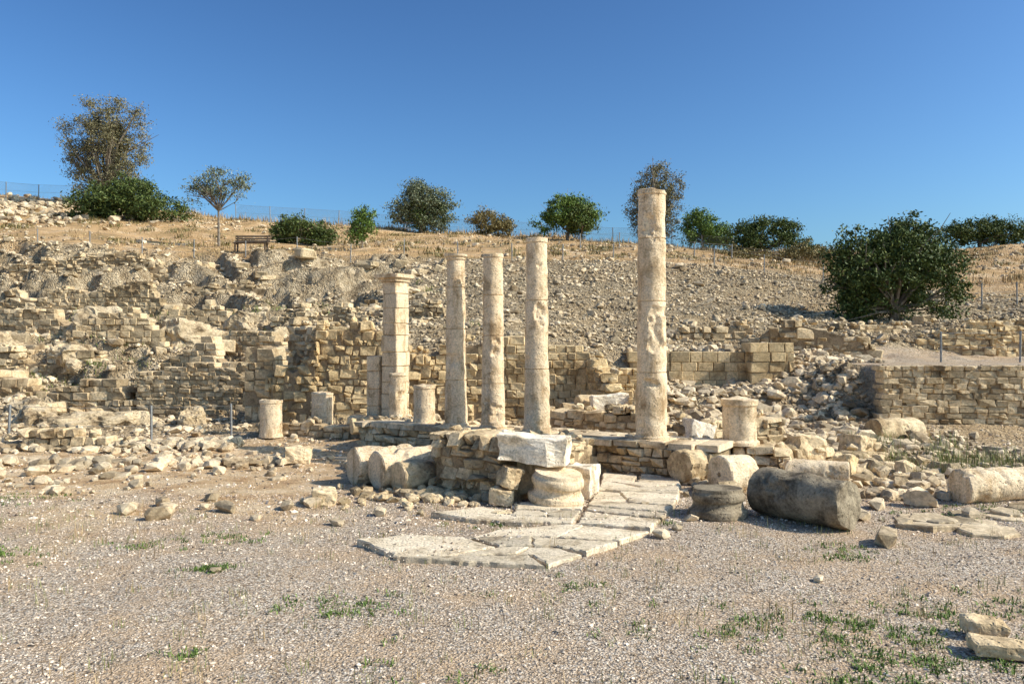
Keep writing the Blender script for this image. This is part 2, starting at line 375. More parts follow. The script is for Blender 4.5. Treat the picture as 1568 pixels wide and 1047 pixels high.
scatter('field_stone', fx[:, 0], fx[:, 1], fx[:, 2], M_rock, flat=(.5, .7), tilt=.12)

# bedrock outcrops
def outcrop(bl, cx, cy, sx, sy, sz, seed, dz=0.):
    bm = bmesh.new(); bmesh.ops.create_icosphere(bm, subdivisions=5, radius=1); V, fl, tt = tmpl_from_bm(bm)
    V = np.sign(V)*np.abs(V)**.75
    V = V*np.array([sx, sy, sz]); p = V+seed*5.7
    f = 1+.26*ridged(p*.9, 5, 3)-.15+.22*fbm(p*1.6, 5, 5); V = V*f[:, None]
    V += np.stack([vnoise(p*3, 31), vnoise(p*3, 32), vnoise(p*3, 33)], 1)*.12
    V = np.round(V/.11)*.11*.35+V*.65
    z = float(H([cx], [cy-sy*.6])[0]); bl.add(V@rotz(seed*.9).T+np.array([cx, cy, z+dz]), fl, tt)
bl = B()
for i, (a_, b_, sx, sy, sz) in enumerate([(-15.3, 30.7, 1.5, .9, .8), (-12.2, 31.0, 1.3, .8, .8), (-18.6, 32.2, 1.4, .9, .7), (-10.3, 31.8, .9, .7, .7), (-13.3, 34.3, 1.3, .8, .7),
    (-8.2, 30.3, 1.2, .7, .6), (-15.5, 27.9, 1.1, .7, .5), (-19, 28.6, 1.3, .8, .6), (-6.6, 27.4, .9, .7, .6), (-21, 34.5, 1.5, 1, .6),
    (-5.3, 31.8, .9, .6, .4), (-11.5, 22.6, 1.3, .6, .4), (-9.0, 22.6, .5, .4, .5), (-14, 23.0, 1.5, .6, .5), (-17.5, 24, 1.3, .6, .6)]):
    outcrop(bl, a_, b_, sx, sy, sz, i, -.1)
bl.obj('bedrock_outcrop', [M_bed])

# ---------------------------------------------------------------- masonry
def wall(name, pts, prof, z0, thick, ch=(.12, .22), asp=(1.0, 2.4), mat=M_wall, tm=BLK, gap=.0, jit=.04, core=True, ragged=.12):
    bl = B(); s0 = 0; rub = tm is BLK; cou = tm is COU
    pts = [np.array(p, float) for p in pts]
    z0f = z0 if callable(z0) else (lambda s: z0)
    ps = [p[0] for p in prof]; pz = [p[1] for p in prof]
    for a_, b_ in zip(pts[:-1], pts[1:]):
        d = b_-a_; L = np.hypot(*d); u = d/L; nrm = np.array([-u[1], u[0]]); ang = math.atan2(u[1], u[0])
        zz = min(z0f(s0+t_) for t_ in np.linspace(0, L, 8)); zmax = max(pz)+.1
        while zz < zmax:
            h = rng.uniform(*ch); s = rng.uniform(-.15, .03)
            while s < L:
                w = h*rng.uniform(*asp); w = min(w, L-s+.05)
                if w < .05: break
                c = s+w/2; top = np.interp(s0+c, ps, pz)+vnoise([[c*1.9, zz*.5, 3]], 5)[0]*ragged
                if zz+h*.6 < top and zz+h > z0f(s0+c)-.05:
                    parts = [(c, w, zz+h/2, h)]
                    if rub or cou:
                        wob = (.22 if rub else .12)*h*vnoise([[(s0+c)*1.3, zz*2, 8]], 4)[0]
                        r_ = rng.uniform()*(1 if rub else 1.5)
                        if r_ < .16: parts = [(c, w, zz+h*.27+wob, h*.54), (c, w, zz+h*.77+wob, h*.5)]
                        elif r_ < .28: parts = [(c-w*.2, w*.62, zz+h/2+wob, h*1.05), (c+w*.3, w*.42, zz+h*.25+wob, h*.55), (c+w*.3, w*.42, zz+h*.75+wob, h*.5)]
                        else: parts = [(c, w, zz+h/2+wob, h*rng.uniform(.9, 1.12))]
                    for (cc, ww, cz, hh) in parts:
                        p = a_+u*cc+nrm*rng.normal(0, jit*.5)
                        R = (rotz(ang+rng.normal(0, .03 if rub else .012))@roty(rng.normal(0, .05) if rub else rng.normal(0, .02 if cou else .008)))[None]
                        e = 1.06 if rub else (1.02 if cou else 1)
                        bl.many(tm[rng.integers(len(tm))], R, np.array([[ww*e-gap, thick+rng.uniform(-jit, jit), hh*e-gap]]), np.array([[p[0], p[1], cz]]))
                s += w
            zz += h
        if core:
            k = max(2, int(L/.25)); ss = np.linspace(0.04, L-.04, k)
            tz = np.interp(s0+ss, ps, pz)-.2; bz = np.array([z0f(s0+q) for q in ss])-.1; tz = np.maximum(tz, bz+.02)
            o = thick/2-.05; V = []
            for i in range(k):
                c = a_+u*ss[i]
                for sg, z_ in ((1, bz[i]), (-1, bz[i]), (-1, tz[i]), (1, tz[i])): V.append((*(c+nrm*o*sg), z_))
            F = []
            for i in range(k-1):
                for j in range(4): F.append((4*i+j, 4*i+(j+1) % 4, 4*i+4+(j+1) % 4, 4*i+4+j))
            F.append((3, 2, 1, 0)); e = 4*(k-1); F.append((e, e+1, e+2, e+3))
            bl.faces(V, F, 1)
        s0 += L
    if rub:
        tot = s0; k = int(tot*5)
        for _ in range(k):
            s = rng.uniform(0, tot); q_ = s
            for a_, b_ in zip(pts[:-1], pts[1:]):
                L = np.hypot(*(b_-a_))
                if q_ <= L: break
                q_ -= L
            p = a_+(b_-a_)*min(q_/L, 1)+rng.normal(0, thick*.22, 2); zt = np.interp(s, ps, pz)+rng.uniform(-.02, .06); h = rng.uniform(.07, .2)
            bl.many(ROCKS[rng.integers(len(ROCKS))], rots(1), np.array([[h*1.5, h*1.2, h]]), np.array([[p[0], p[1], zt]]))
    return bl.obj(name, [mat, M_core])
def terrace(a_, b_, h, thick=.65, mat=M_wall, tm=COU, ch=(.13, .26), ragged=.3):
    """ruined terrace wall that follows the ground in front of it"""
    a_ = np.array(a_, float); b_ = np.array(b_, float); L = np.hypot(*(b_-a_)); k = max(3, int(L/.7)); ss = np.linspace(0, L, k)
    P = a_+(b_-a_)*(ss/L)[:, None]; g_ = H(P[:, 0], P[:, 1]-.6); g_ = np.convolve(np.r_[g_[0], g_, g_[-1]], [.25, .5, .25], 'valid')
    env = h*(.8+.4*vnoise(np.stack([P[:, 0]*.8, P[:, 1], 0*ss], 1), 71)); env *= np.minimum(1, .45+np.minimum(ss, L-ss)/.9)
    wall('terrace_wall', [a_, b_], list(zip(ss, g_+env)), lambda s: float(np.interp(s, ss, g_))-.15, thick, ch, (.9, 2.3), mat, tm, ragged=ragged)

wall('colonnade_stylobate', [(3.75, 14.5), (-3.2, 18.9)], [(0, .5), (9, .5)], -.05, 1.1, (.11, .19), (.9, 2.2), jit=.06, ragged=.02, tm=COU)
wall('stylobate_paving', [(3.85, 14.45), (.6, 16.45), (-3.2, 18.9)], [(0, .75), (9, .75)], .545, 1.15, (.135, .136), (2.5, 6.0), mat=M_rock, tm=ASH, core=False, jit=.14, ragged=.0, gap=.015)
wall('masonry_pedestal', [(.10, 12.75), (-1.05, 13.45)], [(0, 1.0), (1.4, .98)], -.05, .95, (.1, .22), (.8, 2.2), mat=M_wall, ragged=.03)
wall('low_stone_wall', [(.1, 13.3), (1.5, 15.5)], [(0, .75), (2.6, .7)], -.05, .6)
wall('low_stone_wall', [(-1.3, 13.6), (-2.4, 14.6), (-3.2, 16.2)], [(0, .5), (1.5, .3), (3.3, .2)], -.05, .5)
wall('low_stone_wall', [(1.0, 18.8), (3.5, 17.4)], [(0, .9), (2, 1.05), (3, .8)], .1, .6)
wall('low_stone_wall', [(3.6, 17.2), (6.0, 18.3)], [(0, .7), (2.6, .9)], .05, .6)
wall('low_stone_wall', [(-2.9, 19.6), (-6.4, 20.6)], [(0, .55), (3.6, .45)], .0, .5)
wall('low_stone_wall', [(-14.0, 18.1), (-11.2, 18.4), (-8.6, 18.3)], [(0, .35), (2, .25), (4, .4), (5.5, .25)], -.05, .5, ragged=.3)
wall('column_pedestal_wall', [(3.95, 15.2), (5.15, 14.9)], [(0, .56), (1.3, .56)], -.05, .8, (.13, .19), ragged=.01)
wall('low_stone_wall', [(5.0, 15.2), (7.6, 16.6)], [(0, .45), (1, .35), (3, .3)], -.05, .5)
wall('ashlar_back_wall', [(-.4, 22.45), (3.7, 22.2)], [(0, 2.75), (.9, 2.8), (1.2, 2.45), (2.6, 2.3), (3.0, 1.75), (4.1, 1.7)], .1, .6, (.16, .32), (1.0, 2.0), M_gold, ragged=.2, tm=COU)
wall('rubble_back_wall', [(-5.4, 22.6), (-.4, 22.5)], [(0, 2.95), (1.2, 3.1), (1.9, 2.95), (2.2, 2.3), (3.2, 2.2), (3.9, 2.5), (5, 2.75)], .1, .6, (.14, .3), (.9, 2.0), M_gold, ragged=.3)
wall('ashlar_cross_wall', [(2.3, 22.1), (2.7, 20.6)], [(0, 2.2), (.5, 1.9), (1.6, 1.2)], .1, .5, (.16, .3), (1, 1.8), M_gold)
wall('ashlar_terrace_wall', [(3.7, 25.3), (7.4, 25.0)], [(0, 2.35), (1.5, 2.3), (1.6, 2.15), (3.8, 2.3)], .7, .55, (.26, .34), (1.1, 1.9), M_gold, ASH, gap=.01)
wall('ashlar_pier', [(7.35, 24.75), (8.55, 24.75)], [(0, 2.5), (1.2, 2.45)], .9, 1.0, (.28, .36), (1.2, 2.0), M_gold, ASH, gap=.01)
wall('ruined_rubble_wall', [(8.2, 27.2), (12.2, 26.2)], [(0, 2.6), (.5, 3.1), (1.4, 3.3), (2.4, 3.0), (3.2, 2.8), (4.2, 2.0)], 1.6, .9, (.16, .36), (.9, 1.9), ragged=.5)
wall('ruined_rubble_wall', [(4.2, 27.5), (8.3, 27.6)], [(0, 2.7), (2, 3.0), (3.4, 3.15), (4.2, 3.2)], 2.2, .6, (.14, .26), ragged=.4)
wall('retaining_wall', [(9.45, 20.45), (13.0, 20.2), (18.5, 20.6)], [(0, 1.93), (9.5, 2.0)], .0, .5, (.11, .19), (1.1, 2.8), M_wall, ragged=.02, tm=COU)
wall('upper_terrace_wall', [(14.3, 28.3), (17, 28.0), (26, 28.6)], [(0, 2.6), (2, 3.2), (12, 3.3)], 1.8, .6, (.13, .24), (1.0, 2.2), M_gold, ragged=.25)
wall('upper_terrace_wall', [(12.0, 29.5), (15.5, 30.3), (20, 30.6)], [(0, 3.1), (4, 3.3), (9, 3.4)], 2.4, .6, (.13, .24), ragged=.4)
wall('terrace_wall', [(-11.6, 24.9), (-8.1, 24.6)], [(0, 1.65), (1.5, 1.8), (3.5, 1.9)], -.1, .5, (.08, .16), (1.2, 2.8), tm=COU)
for (a_, b_, h_) in [((-19, 25.5), (-11.8, 25.0), 1.15), ((-27, 36.2), (-15.6, 36.0), 1.4), ((-22.5, 31.6), (-17.2, 31.2), 1.3), ((-16.6, 29.3), (-12.6, 29.5), 1.6),
        ((-14.9, 32.4), (-10.9, 32.7), 1.55), ((-10.6, 28.1), (-7.4, 27.6), 1.5), ((-20.5, 27.2), (-14, 27.3), 1.1), ((-12.4, 34.8), (-9.9, 35), 1.2), ((-25, 40), (-17, 40.3), 1.0),
        ((-9.2, 31.2), (-5.4, 30.9), 1.15), ((-12.2, 26.8), (-9.0, 26.4), 1.2), ((-5.4, 28.6), (-2.2, 28.2), .8), ((-16, 38.2), (-11.5, 38.5), 1.0), ((-7.0, 33.6), (-3.8, 33.4), .6), ((-24, 29), (-19.5, 28.8), 1.2)]:
    terrace(a_, b_, h_, tm=COU if rng.uniform() < .55 else BLK)
terrace((-12.5, 29.8), (-11.9, 31.6), 1.4); terrace((-8.0, 25.2), (-7.4, 27.4), 1.3); terrace((-17.2, 27.5), (-16.7, 29.0), 1.2)
wall('terrace_wall', [(-6.9, 25.5), (-5.2, 24)], [(0, 3.1), (2.2, 3.0)], 1.5, .6, (.16, .3), ragged=.3)
wall('ruined_masonry_pier', [(-7.65, 23.3), (-6.75, 23.2)], [(0, 2.5), (.5, 2.6), (.9, 2.3)], -.05, .9, (.22, .45), (.8, 1.6), M_wall, tm=COU)
wall('ruined_masonry_pier', [(-6.8, 22.9), (-5.4, 22.6)], [(0, 1.5), (.4, 2.0), (.9, 1.7), (1.5, 2.8)], -.05, .8, (.18, .36), (.8, 1.6), M_gold, ragged=.3)
def pier():
    bl = B(); ang = -.55; z_ = .42; w = .52
    heights = [.42, .36, .3, .4, .34, .42, .3, .38, .36, .3]
    for i, h in enumerate(heights):
        ww = w-.008*i
        bl.many(ASH[i % 8], rotz(ang+rng.normal(0, .03))[None], np.array([[ww, .5, h-.006]]), np.array([[-2.93+rng.normal(0, .008), 20, z_+h/2]]))
        z_ += h
    for (dz, ww) in ((.09, .6), (.1, .76)):
        bl.many(ASH[1], rotz(ang)[None], np.array([[ww, ww-.04, dz]]), np.array([[-2.95, 20, z_+dz/2]])); z_ += dz
    z2 = .4
    for h in (.5, .42, .45, .38):
        bl.many(ASH[3], rotz(ang)[None], np.array([[.4, .6, h-.006]]), np.array([[-3.36, 20.25, z2+h/2]])); z2 += h
    return bl.obj('square_pier', [M_col])
pier()

# ---------------------------------------------------------------- turned stone
def lathe(name, prof, loc, axis=(0, 0, 1), seg=64, amp=.012, mat=M_col, step=.03, seed=0, chips=.0, topchip=0., spin=0.):
    pr = [prof[0]]
    for a_, b_ in zip(prof[:-1], prof[1:]):
        L = math.hypot(b_[0]-a_[0], b_[1]-a_[1]); k = max(1, int(L/step))
        for i in range(1, k+1): pr.append((a_[0]+(b_[0]-a_[0])*i/k, a_[1]+(b_[1]-a_[1])*i/k))
    pr = np.array(pr); n = len(pr); th = np.linspace(0, 2*np.pi, seg, endpoint=False)
    Rr, Th = pr[:, 0][:, None], th[None]
    V = np.stack([Rr*np.cos(Th), Rr*np.sin(Th), np.repeat(pr[:, 1][:, None], seg, 1)], -1).reshape(-1, 3)
    p = V+seed*7.3
    nn = fbm(p*5, 4, 3)*amp
    ch = np.clip(fbm(p*3.0, 5, 13)-.5, 0, .5)*chips
    rad = np.hypot(V[:, 0], V[:, 1])+1e-6; f = 1+(nn-ch)/np.maximum(rad, .06)*(rad > .02)
    V[:, 0] *= f; V[:, 1] *= f
    zt = pr[:, 1].max(); V[:, 2] += np.where(V[:, 2] > zt-.02, fbm(p*4, 3, 23)*topchip, 0)
    q = Vector((0, 0, 1)).rotation_difference(Vector(axis).normalized()).to_matrix(); V = V@rotz(spin).T@np.array(q).T+np.array(loc)
    idx = np.arange(n*seg).reshape(n, seg); nx_ = np.roll(idx, -1, 1)
    Q = np.stack([idx[:-1], nx_[:-1], nx_[1:], idx[1:]], -1).reshape(-1, 4)
    bl = B(); bl.add(V, Q.ravel(), np.full(len(Q), 4))
    o = bl.obj(name, [mat], True)
    try:
        with bpy.context.temp_override(object=o, selected_objects=[o], active_object=o, selected_editable_objects=[o]):
            bpy.ops.object.shade_smooth_by_angle(angle=.5)
    except Exception: pass
    return o
def col_prof(h, r0, r1, joints, cap=None):
    p = [(.001, 0), (r0+.05, 0), (r0+.05, .05), (r0+.015, .08)]
    rr = lambda z_: r0+(r1-r0)*(z_/h)
    for j in joints:
        p += [(rr(j-.02), j-.014), (rr(j)-.022, j-.004), (rr(j)-.022, j+.004), (rr(j), j+.014)]
    if cap == 'ring': p += [(r1, h-.14), (r1+.03, h-.11), (r1+.02, h-.09), (r1+.06, h-.05), (r1+.06, h), (.001, h)]
    else: p += [(r1, h-.10), (r1+.015, h-.08), (r1+.015, h-.01), (r1, h), (.001, h)]
    return p
lathe('standing_column', col_prof(4.66, .285, .25, [1.25, 2.58, 3.75]), (2.63, 15, .68), seed=1, chips=.13, topchip=.04)
lathe('standing_column', col_prof(3.9, .255, .205, [1.28, 2.65]), (.5, 16.05, .68), seed=2, chips=.13, topchip=.03)
lathe('standing_column', col_prof(3.68, .245, .205, [.95, 1.95, 2.8]), (-.4, 16.8, .68), seed=3, chips=.15, topchip=.03)
lathe('standing_column', col_prof(3.72, .235, .19, [1.0, 2.1, 3.0], 'ring'), (-1.22, 17.3, .68), seed=4, chips=.12, topchip=.02)
def stub(h, r): return [(.001, 0), (r+.02, 0), (r+.01, .06), (r, .1), (r*.97, h-.08), (r*.97+.015, h-.06), (r*.97+.01, h-.01), (r*.9, h), (.001, h)]
lathe('column_stub', stub(.84, .245), (-1.98, 18, .68), seed=5, chips=.15, topchip=.04)
lathe('column_stub', stub(1.35, .225), (-2.78, 19.4, .4), seed=6, chips=.15, topchip=.04)
lathe('column_stub', stub(.92, .28), (-6.05, 20, .12), seed=7, chips=.1, topchip=.05)
lathe('column_stub', stub(.98, .28), (-5.0, 21, .2), seed=8, chips=.1, topchip=.04)
lathe('column_stub', [(.001, 0), (.36, 0), (.36, .06), (.31, .1), (.31, .72), (.335, .75), (.34, .86), (.3, .87), (.001, .87)], (4.3, 15.05, .57), seed=9, chips=.1, topchip=.03)
def drum(loc, ax, r, L, seed, mat=M_col, hole=False):
    p = [(.001, .06 if hole else 0)]
    if hole: p += [(.04, .06), (.045, 0)]
    p += [(r*.93, 0), (r, .02), (r*1.0, L*.5), (r*.97, L-.03), (r*.9, L), (.001, L)]
    return lathe('fallen_column_drum', p, loc, ax, seed=seed, chips=.14, amp=.02, topchip=.05, mat=mat)
drum((-2.78, 13.9, .33), (.82, .56, 0), .33, 1.1, 11, M_col)
drum((-2.30, 13.45, .33), (.80, .58, 0.02), .33, 1.15, 12, M_col)
drum((-1.88, 13.1, .27), (.75, .65, 0), .26, .6, 13, M_wall)
drum((2.95, 14.0, .31), (.8, .6, 0), .3, .8, 14, M_wall)
drum((3.42, 13.15, .31), (.86, .5, 0), .31, .62, 15, M_col, True)
drum((3.655, 11.68, .34), (.56, -.83, 0), .335, 1.42, 16, M_grey)
drum((5.75, 13.6, .24), (-.95, .3, 0), .22, 1.0, 17, M_col)
drum((6.9, 12.3, .27), (.98, .18, 0), .27, 1.7, 18, M_col)
drum((8.55, 18.9, .35), (.95, .3, 0), .33, 1.3, 19, M_wall)
drum((-3.9, 19.3, .45), (.9, .4, 0), .19, .75, 20, M_gold)
drum((1.6, 19.6, 1.0), (.95, .3, 0), .2, .8, 21, M_wall)
drum((1.3, 21.2, .55), (.95, .2, 0), .33, 1.1, 22, M_wall)
def attic(R, h):
    return [(.001, 0), (R*.98, 0), (R*1.02, h*.06), (R*1.04, h*.16), (R*1.02, h*.27), (R*.96, h*.31), (R*.93, h*.34), (R*.89, h*.40), (R*.87, h*.48), (R*.88, h*.55), (R*.92, h*.58), (R*.94, h*.62), (R*.96, h*.70), (R*.95, h*.80), (R*.91, h*.85), (R*.88, h*.88), (R*.86, h*1.0), (.001, h*1.0)]
lathe('attic_column_base', attic(.42, .46), (.66, 12.1, .08), (.10, -.10, 1), seed=31, mat=M_col, chips=.10, step=.012, amp=.012)
lathe('attic_column_base', attic(.40, .42), (2.95, 11.45, -.01), (0, .03, 1), seed=32, mat=M_grey, chips=.12, step=.012, amp=.015)

def hewn(name, c, size, ang, mat, seed, tilt=0., amp=.02):
    bm = bmesh.new(); bmesh.ops.create_cube(bm, size=1)
    for v in bm.verts: v.co = Vector((v.co.x*size[0], v.co.y*size[1], v.co.z*size[2]))
    bmesh.ops.bevel(bm, geom=bm.edges[:], offset=.03, segments=2, profile=.6, affect='EDGES')
    bmesh.ops.subdivide_edges(bm, edges=bm.edges[:], cuts=6, use_grid_fill=True)
    V, fl, tt = tmpl_from_bm(bm)
    p = V*4+seed*3.1; V = V+np.stack([fbm(p, 5, 1), fbm(p, 5, 2), fbm(p, 5, 3)], 1)*amp
    R = np.array(Matrix.Rotation(tilt, 3, 'Y')); V = V@R.T@rotz(ang).T+np.array(c)
    bl = B(); bl.add(V, fl, tt); return bl.obj(name, [mat], False)
hewn('limestone_block', (.36, 12.42, .83), (1.08, .62, .42), -.2, M_pale, 1, .05, .045)
hewn('limestone_block', (1.15, 12.95, .26), (.42, .5, .5), -.4, M_pale, 2, 0, .03)
hewn('limestone_block', (.42, 12.62, .36), (.7, .4, .52), -.3, M_wall, 22, 0, .04)
hewn('limestone_block', (-.02, 12.2, .42), (.3, .3, .32), .3, M_wall, 3, .3, .04)
hewn('limestone_block', (-.15, 12.15, .14), (.34, .3, .26), -.2, M_wall, 33, .1, .04)
hewn('limestone_block', (5.75, 15.6, .45), (.6, .5, .45), .3, M_wall, 4, .1, .05)
hewn('limestone_block', (3.95, 17.0, .55), (.6, .5, .5), .3, M_pale, 5, .3, .05)
hewn('limestone_block', (4.45, 17.6, .6), (.5, .4, .4), .8, M_wall, 6, -.2, .05)
hewn('limestone_block', (-2.9, 12.25, .14), (.36, .3, .26), .2, M_wall, 7, .1, .04)
hewn('limestone_block', (2.35, 19.2, 1.05), (.9, .5, .35), .1, M_pale, 8, -.08, .04)
hewn('limestone_block', (3.2, 18.9, 1.1), (.6, .5, .4), -.2, M_wall, 9, .1, .04)
hewn('limestone_block', (-4.35, 16.2, .2), (.5, .35, .3), .4, M_wall, 10, .1, .05)
hewn('limestone_block', (4.03, 6.3, .05), (.72, .28, .11), -.25, M_wall, 11, .03, .035)
hewn('limestone_block', (4.0, 6.75, .09), (.33, .22, .14), -.3, M_wall, 12, .12, .035)
hewn('limestone_block', (7.2, 16.6, .3), (.5, .5, .5), .5, M_wall, 14, .2, .05)
hewn('limestone_block', (6.1, 14.6, .22), (.5, .4, .4), .9, M_gold, 15, .2, .05)
hewn('limestone_block', (5.1, 14.3, .18), (.4, .35, .3), .2, M_wall, 16, -.2, .05)
for i, (a_, b_, s_) in enumerate([(2.63, 15, .78), (.5, 16.05, .72), (-.4, 16.8, .7), (-1.22, 17.3, .68), (-1.98, 18, .66)]):
    hewn('column_plinth', (a_, b_, .655), (s_, s_, .07), -.56, M_col, 40+i, 0, .012)

# flagstones
def slab(bl, poly, z0, z1, ins=.018, tilt=.006):
    P = []
    for i in range(len(poly)):
        a_, b_ = np.array(poly[i]), np.array(poly[(i+1) % len(poly)]); L = np.hypot(*(b_-a_)); k = max(1, int(L/.07))
        for j in range(k): P.append(a_+(b_-a_)*j/k+rng.normal(0, .011, 2))
    P = np.array(P); c = P.mean(0); n = len(P)
    dirn = (c-P)/np.linalg.norm(c-P, axis=1)[:, None]; P2_ = P+dirn*ins*rng.uniform(.5, 1.6, (n, 1))
    tz = rng.normal(0, tilt, 2)
    V = np.concatenate([np.c_[P, np.full(n, z0)], np.c_[P, z1-.014+(P-c)@tz], np.c_[P2_, z1+(P2_-c)@tz]])
    F = [(i, (i+1) % n, n+(i+1) % n, n+i) for i in range(n)]+[(n+i, n+(i+1) % n, 2*n+(i+1) % n, 2*n+i) for i in range(n)]+[tuple(range(2*n, 3*n))]
    bl.faces(V, F)
def split(poly, depth):
    poly = [np.array(p, float) for p in poly]; c = sum(poly)/len(poly)
    area = .5*abs(sum(p[0]*q_[1]-p[1]*q_[0] for p, q_ in zip(poly, poly[1:]+poly[:1])))
    if depth == 0 or area < rng.uniform(.2, .7): return [poly]
    ext = np.ptp(np.array(poly), axis=0); dr = np.array([1., 0]) if ext[0] > ext[1]*1.8 else np.array([0, 1.])
    a_ = math.atan2(dr[1], dr[0])+rng.normal(0, .3)-.15; nrm = np.array([math.cos(a_), math.sin(a_)]); c = c+rng.normal(0, .09, 2); A, Bp = [], []
    for p, q_ in zip(poly, poly[1:]+poly[:1]):
        dp, dq = (p-c)@nrm, (q_-c)@nrm
        if dp >= 0: A.append(p)
        else: Bp.append(p)
        if dp*dq < 0:
            m_ = p+(q_-p)*dp/(dp-dq); A.append(m_); Bp.append(m_)
    out = []
    for Q in (A, Bp):
        if len(Q) >= 3:
            cc = sum(Q)/len(Q); Q = [q_+(cc-q_)/np.linalg.norm(cc-q_)*rng.uniform(.004, .011) for q_ in Q]; out += split(Q, depth-1)
    return out
bl = B()
slabs = [[(-1.9, 9.8), (-1.3, 9.05), (-.75, 9.1), (-.2, 9.5), (-.6, 10.0), (-1.4, 10.15)],
 [(-1.27, 9.0), (-.75, 8.92), (.35, 8.75), (.2, 9.15), (-.72, 9.06)], [(.4, 8.78), (.8, 9.2), (.5, 9.5), (-.12, 9.47), (-.65, 9.12), (.22, 9.18)],
 [(-.15, 9.53), (.5, 9.55), (.85, 9.25), (1.3, 9.75), (.2, 10.0), (-.52, 10.0)], [(-.5, 10.06), (.2, 10.06), (1.33, 9.82), (1.8, 10.35), (.75, 10.65), (-.2, 10.45)],
 [(-1.15, 11.35), (-.5, 10.95), (.1, 10.85), (.0, 11.5), (-.5, 11.75)], [(-.1, 10.8), (.82, 10.74), (1.0, 11.5), (.05, 11.5)],
 [(.87, 10.72), (1.83, 10.42), (2.05, 11.0), (1.05, 11.5)], [(.05, 11.56), (1.0, 11.56), (1.1, 12.2), (.1, 12.0)],
 [(1.06, 11.55), (2.07, 11.05), (2.4, 11.8), (1.2, 12.2)], [(1.2, 12.25), (2.4, 11.85), (2.65, 12.6), (1.4, 13.0)],
 [(1.42, 13.05), (2.65, 12.66), (2.85, 13.5), (1.55, 13.9)], [(1.57, 13.95), (2.1, 13.75), (2.3, 14.6), (1.7, 14.9)], [(2.15, 13.72), (2.85, 13.5), (3.0, 14.2), (2.35, 14.6)]]
for s in slabs:
    hz = rng.uniform(.055, .09)
    for piece in split(s, 2 if s[0][1] > 10.5 else 1):
        slab(bl, piece, -.05, hz+rng.uniform(-.014, .014), tilt=.015)
bl.obj('flagstone_paving', [M_pave])
n = 2000; x = rng.uniform(-1.8, 2.8, n); y = 9.2+(x+1.8)*.7+rng.uniform(-.8, 1.8, n)
scatter('paving_grit', x, y, np.exp(rng.normal(-3.9, .5, n)), M_peb, PEBS, zoff=.055)
bl = B()
for i in range(26):
    cx, cy = rng.uniform(5.6, 9), rng.uniform(10.2, 13); r = rng.uniform(.2, .42); k = rng.integers(5, 8); a0 = rng.uniform(0, 6)
    slab(bl, [(cx+r*rng.uniform(.7, 1.1)*math.cos(a0+6.283*j/k), cy+r*.8*math.sin(a0+6.283*j/k)) for j in range(k)], -.03, rng.uniform(.02, .07)+.001*i, tilt=.05)
bl.obj('scattered_paving_stones', [M_rock])
bl = B()
for i in range(30):
    cx, cy = rng.uniform(-13, -3.5), rng.uniform(14, 19.5); r = rng.uniform(.12, .32); k = rng.integers(5, 8); a0 = rng.uniform(0, 6)
    slab(bl, [(cx+r*rng.uniform(.7, 1.1)*math.cos(a0+6.283*j/k), cy+r*.8*math.sin(a0+6.283*j/k)) for j in range(k)], -.03, rng.uniform(.02, .05)+.0006*i, tilt=.08)
bl.obj('scattered_paving_stones', [M_rock])

# ---------------------------------------------------------------- vegetation
def tube(bl, pts, rad, n=7, mi=0):
    pts = np.array(pts, float); V = []
    for i, p in enumerate(pts):
        d = pts[min(i+1, len(pts)-1)]-pts[max(i-1, 0)]; d /= np.linalg.norm(d)+1e-9
        u = np.cross(d, [0.3, 1, .1] if abs(d[2]) > .5 else [0, 0, 1]); u /= np.linalg.norm(u); w = np.cross(d, u)
        for j in range(n):
            t = 2*np.pi*j/n; V.append(p+rad[i]*(u*math.cos(t)+w*math.sin(t)))
    F = [(i*n+j, i*n+(j+1) % n, (i+1)*n+(j+1) % n, (i+1)*n+j) for i in range(len(pts)-1) for j in range(n)]
    F += [tuple(range(n))[::-1], tuple(range((len(pts)-1)*n, len(pts)*n))]
    bl.faces(V, F, mi)
LEAF = (np.array([[-.5, 0, 0], [0, -.22, .05], [.5, 0, 0], [0, .22, .05]]), np.array([0, 1, 2, 3]), np.array([4]))
def randR(k):
    q = rng.normal(size=(k, 4)); q /= np.linalg.norm(q, axis=1)[:, None]; w, x, y, z = q.T
    return np.stack([1-2*(y*y+z*z), 2*(x*y-z*w), 2*(x*z+y*w), 2*(x*y+z*w), 1-2*(x*x+z*z), 2*(y*z-x*w), 2*(x*z-y*w), 2*(y*z+x*w), 1-2*(x*x+y*y)], 1).reshape(k, 3, 3)
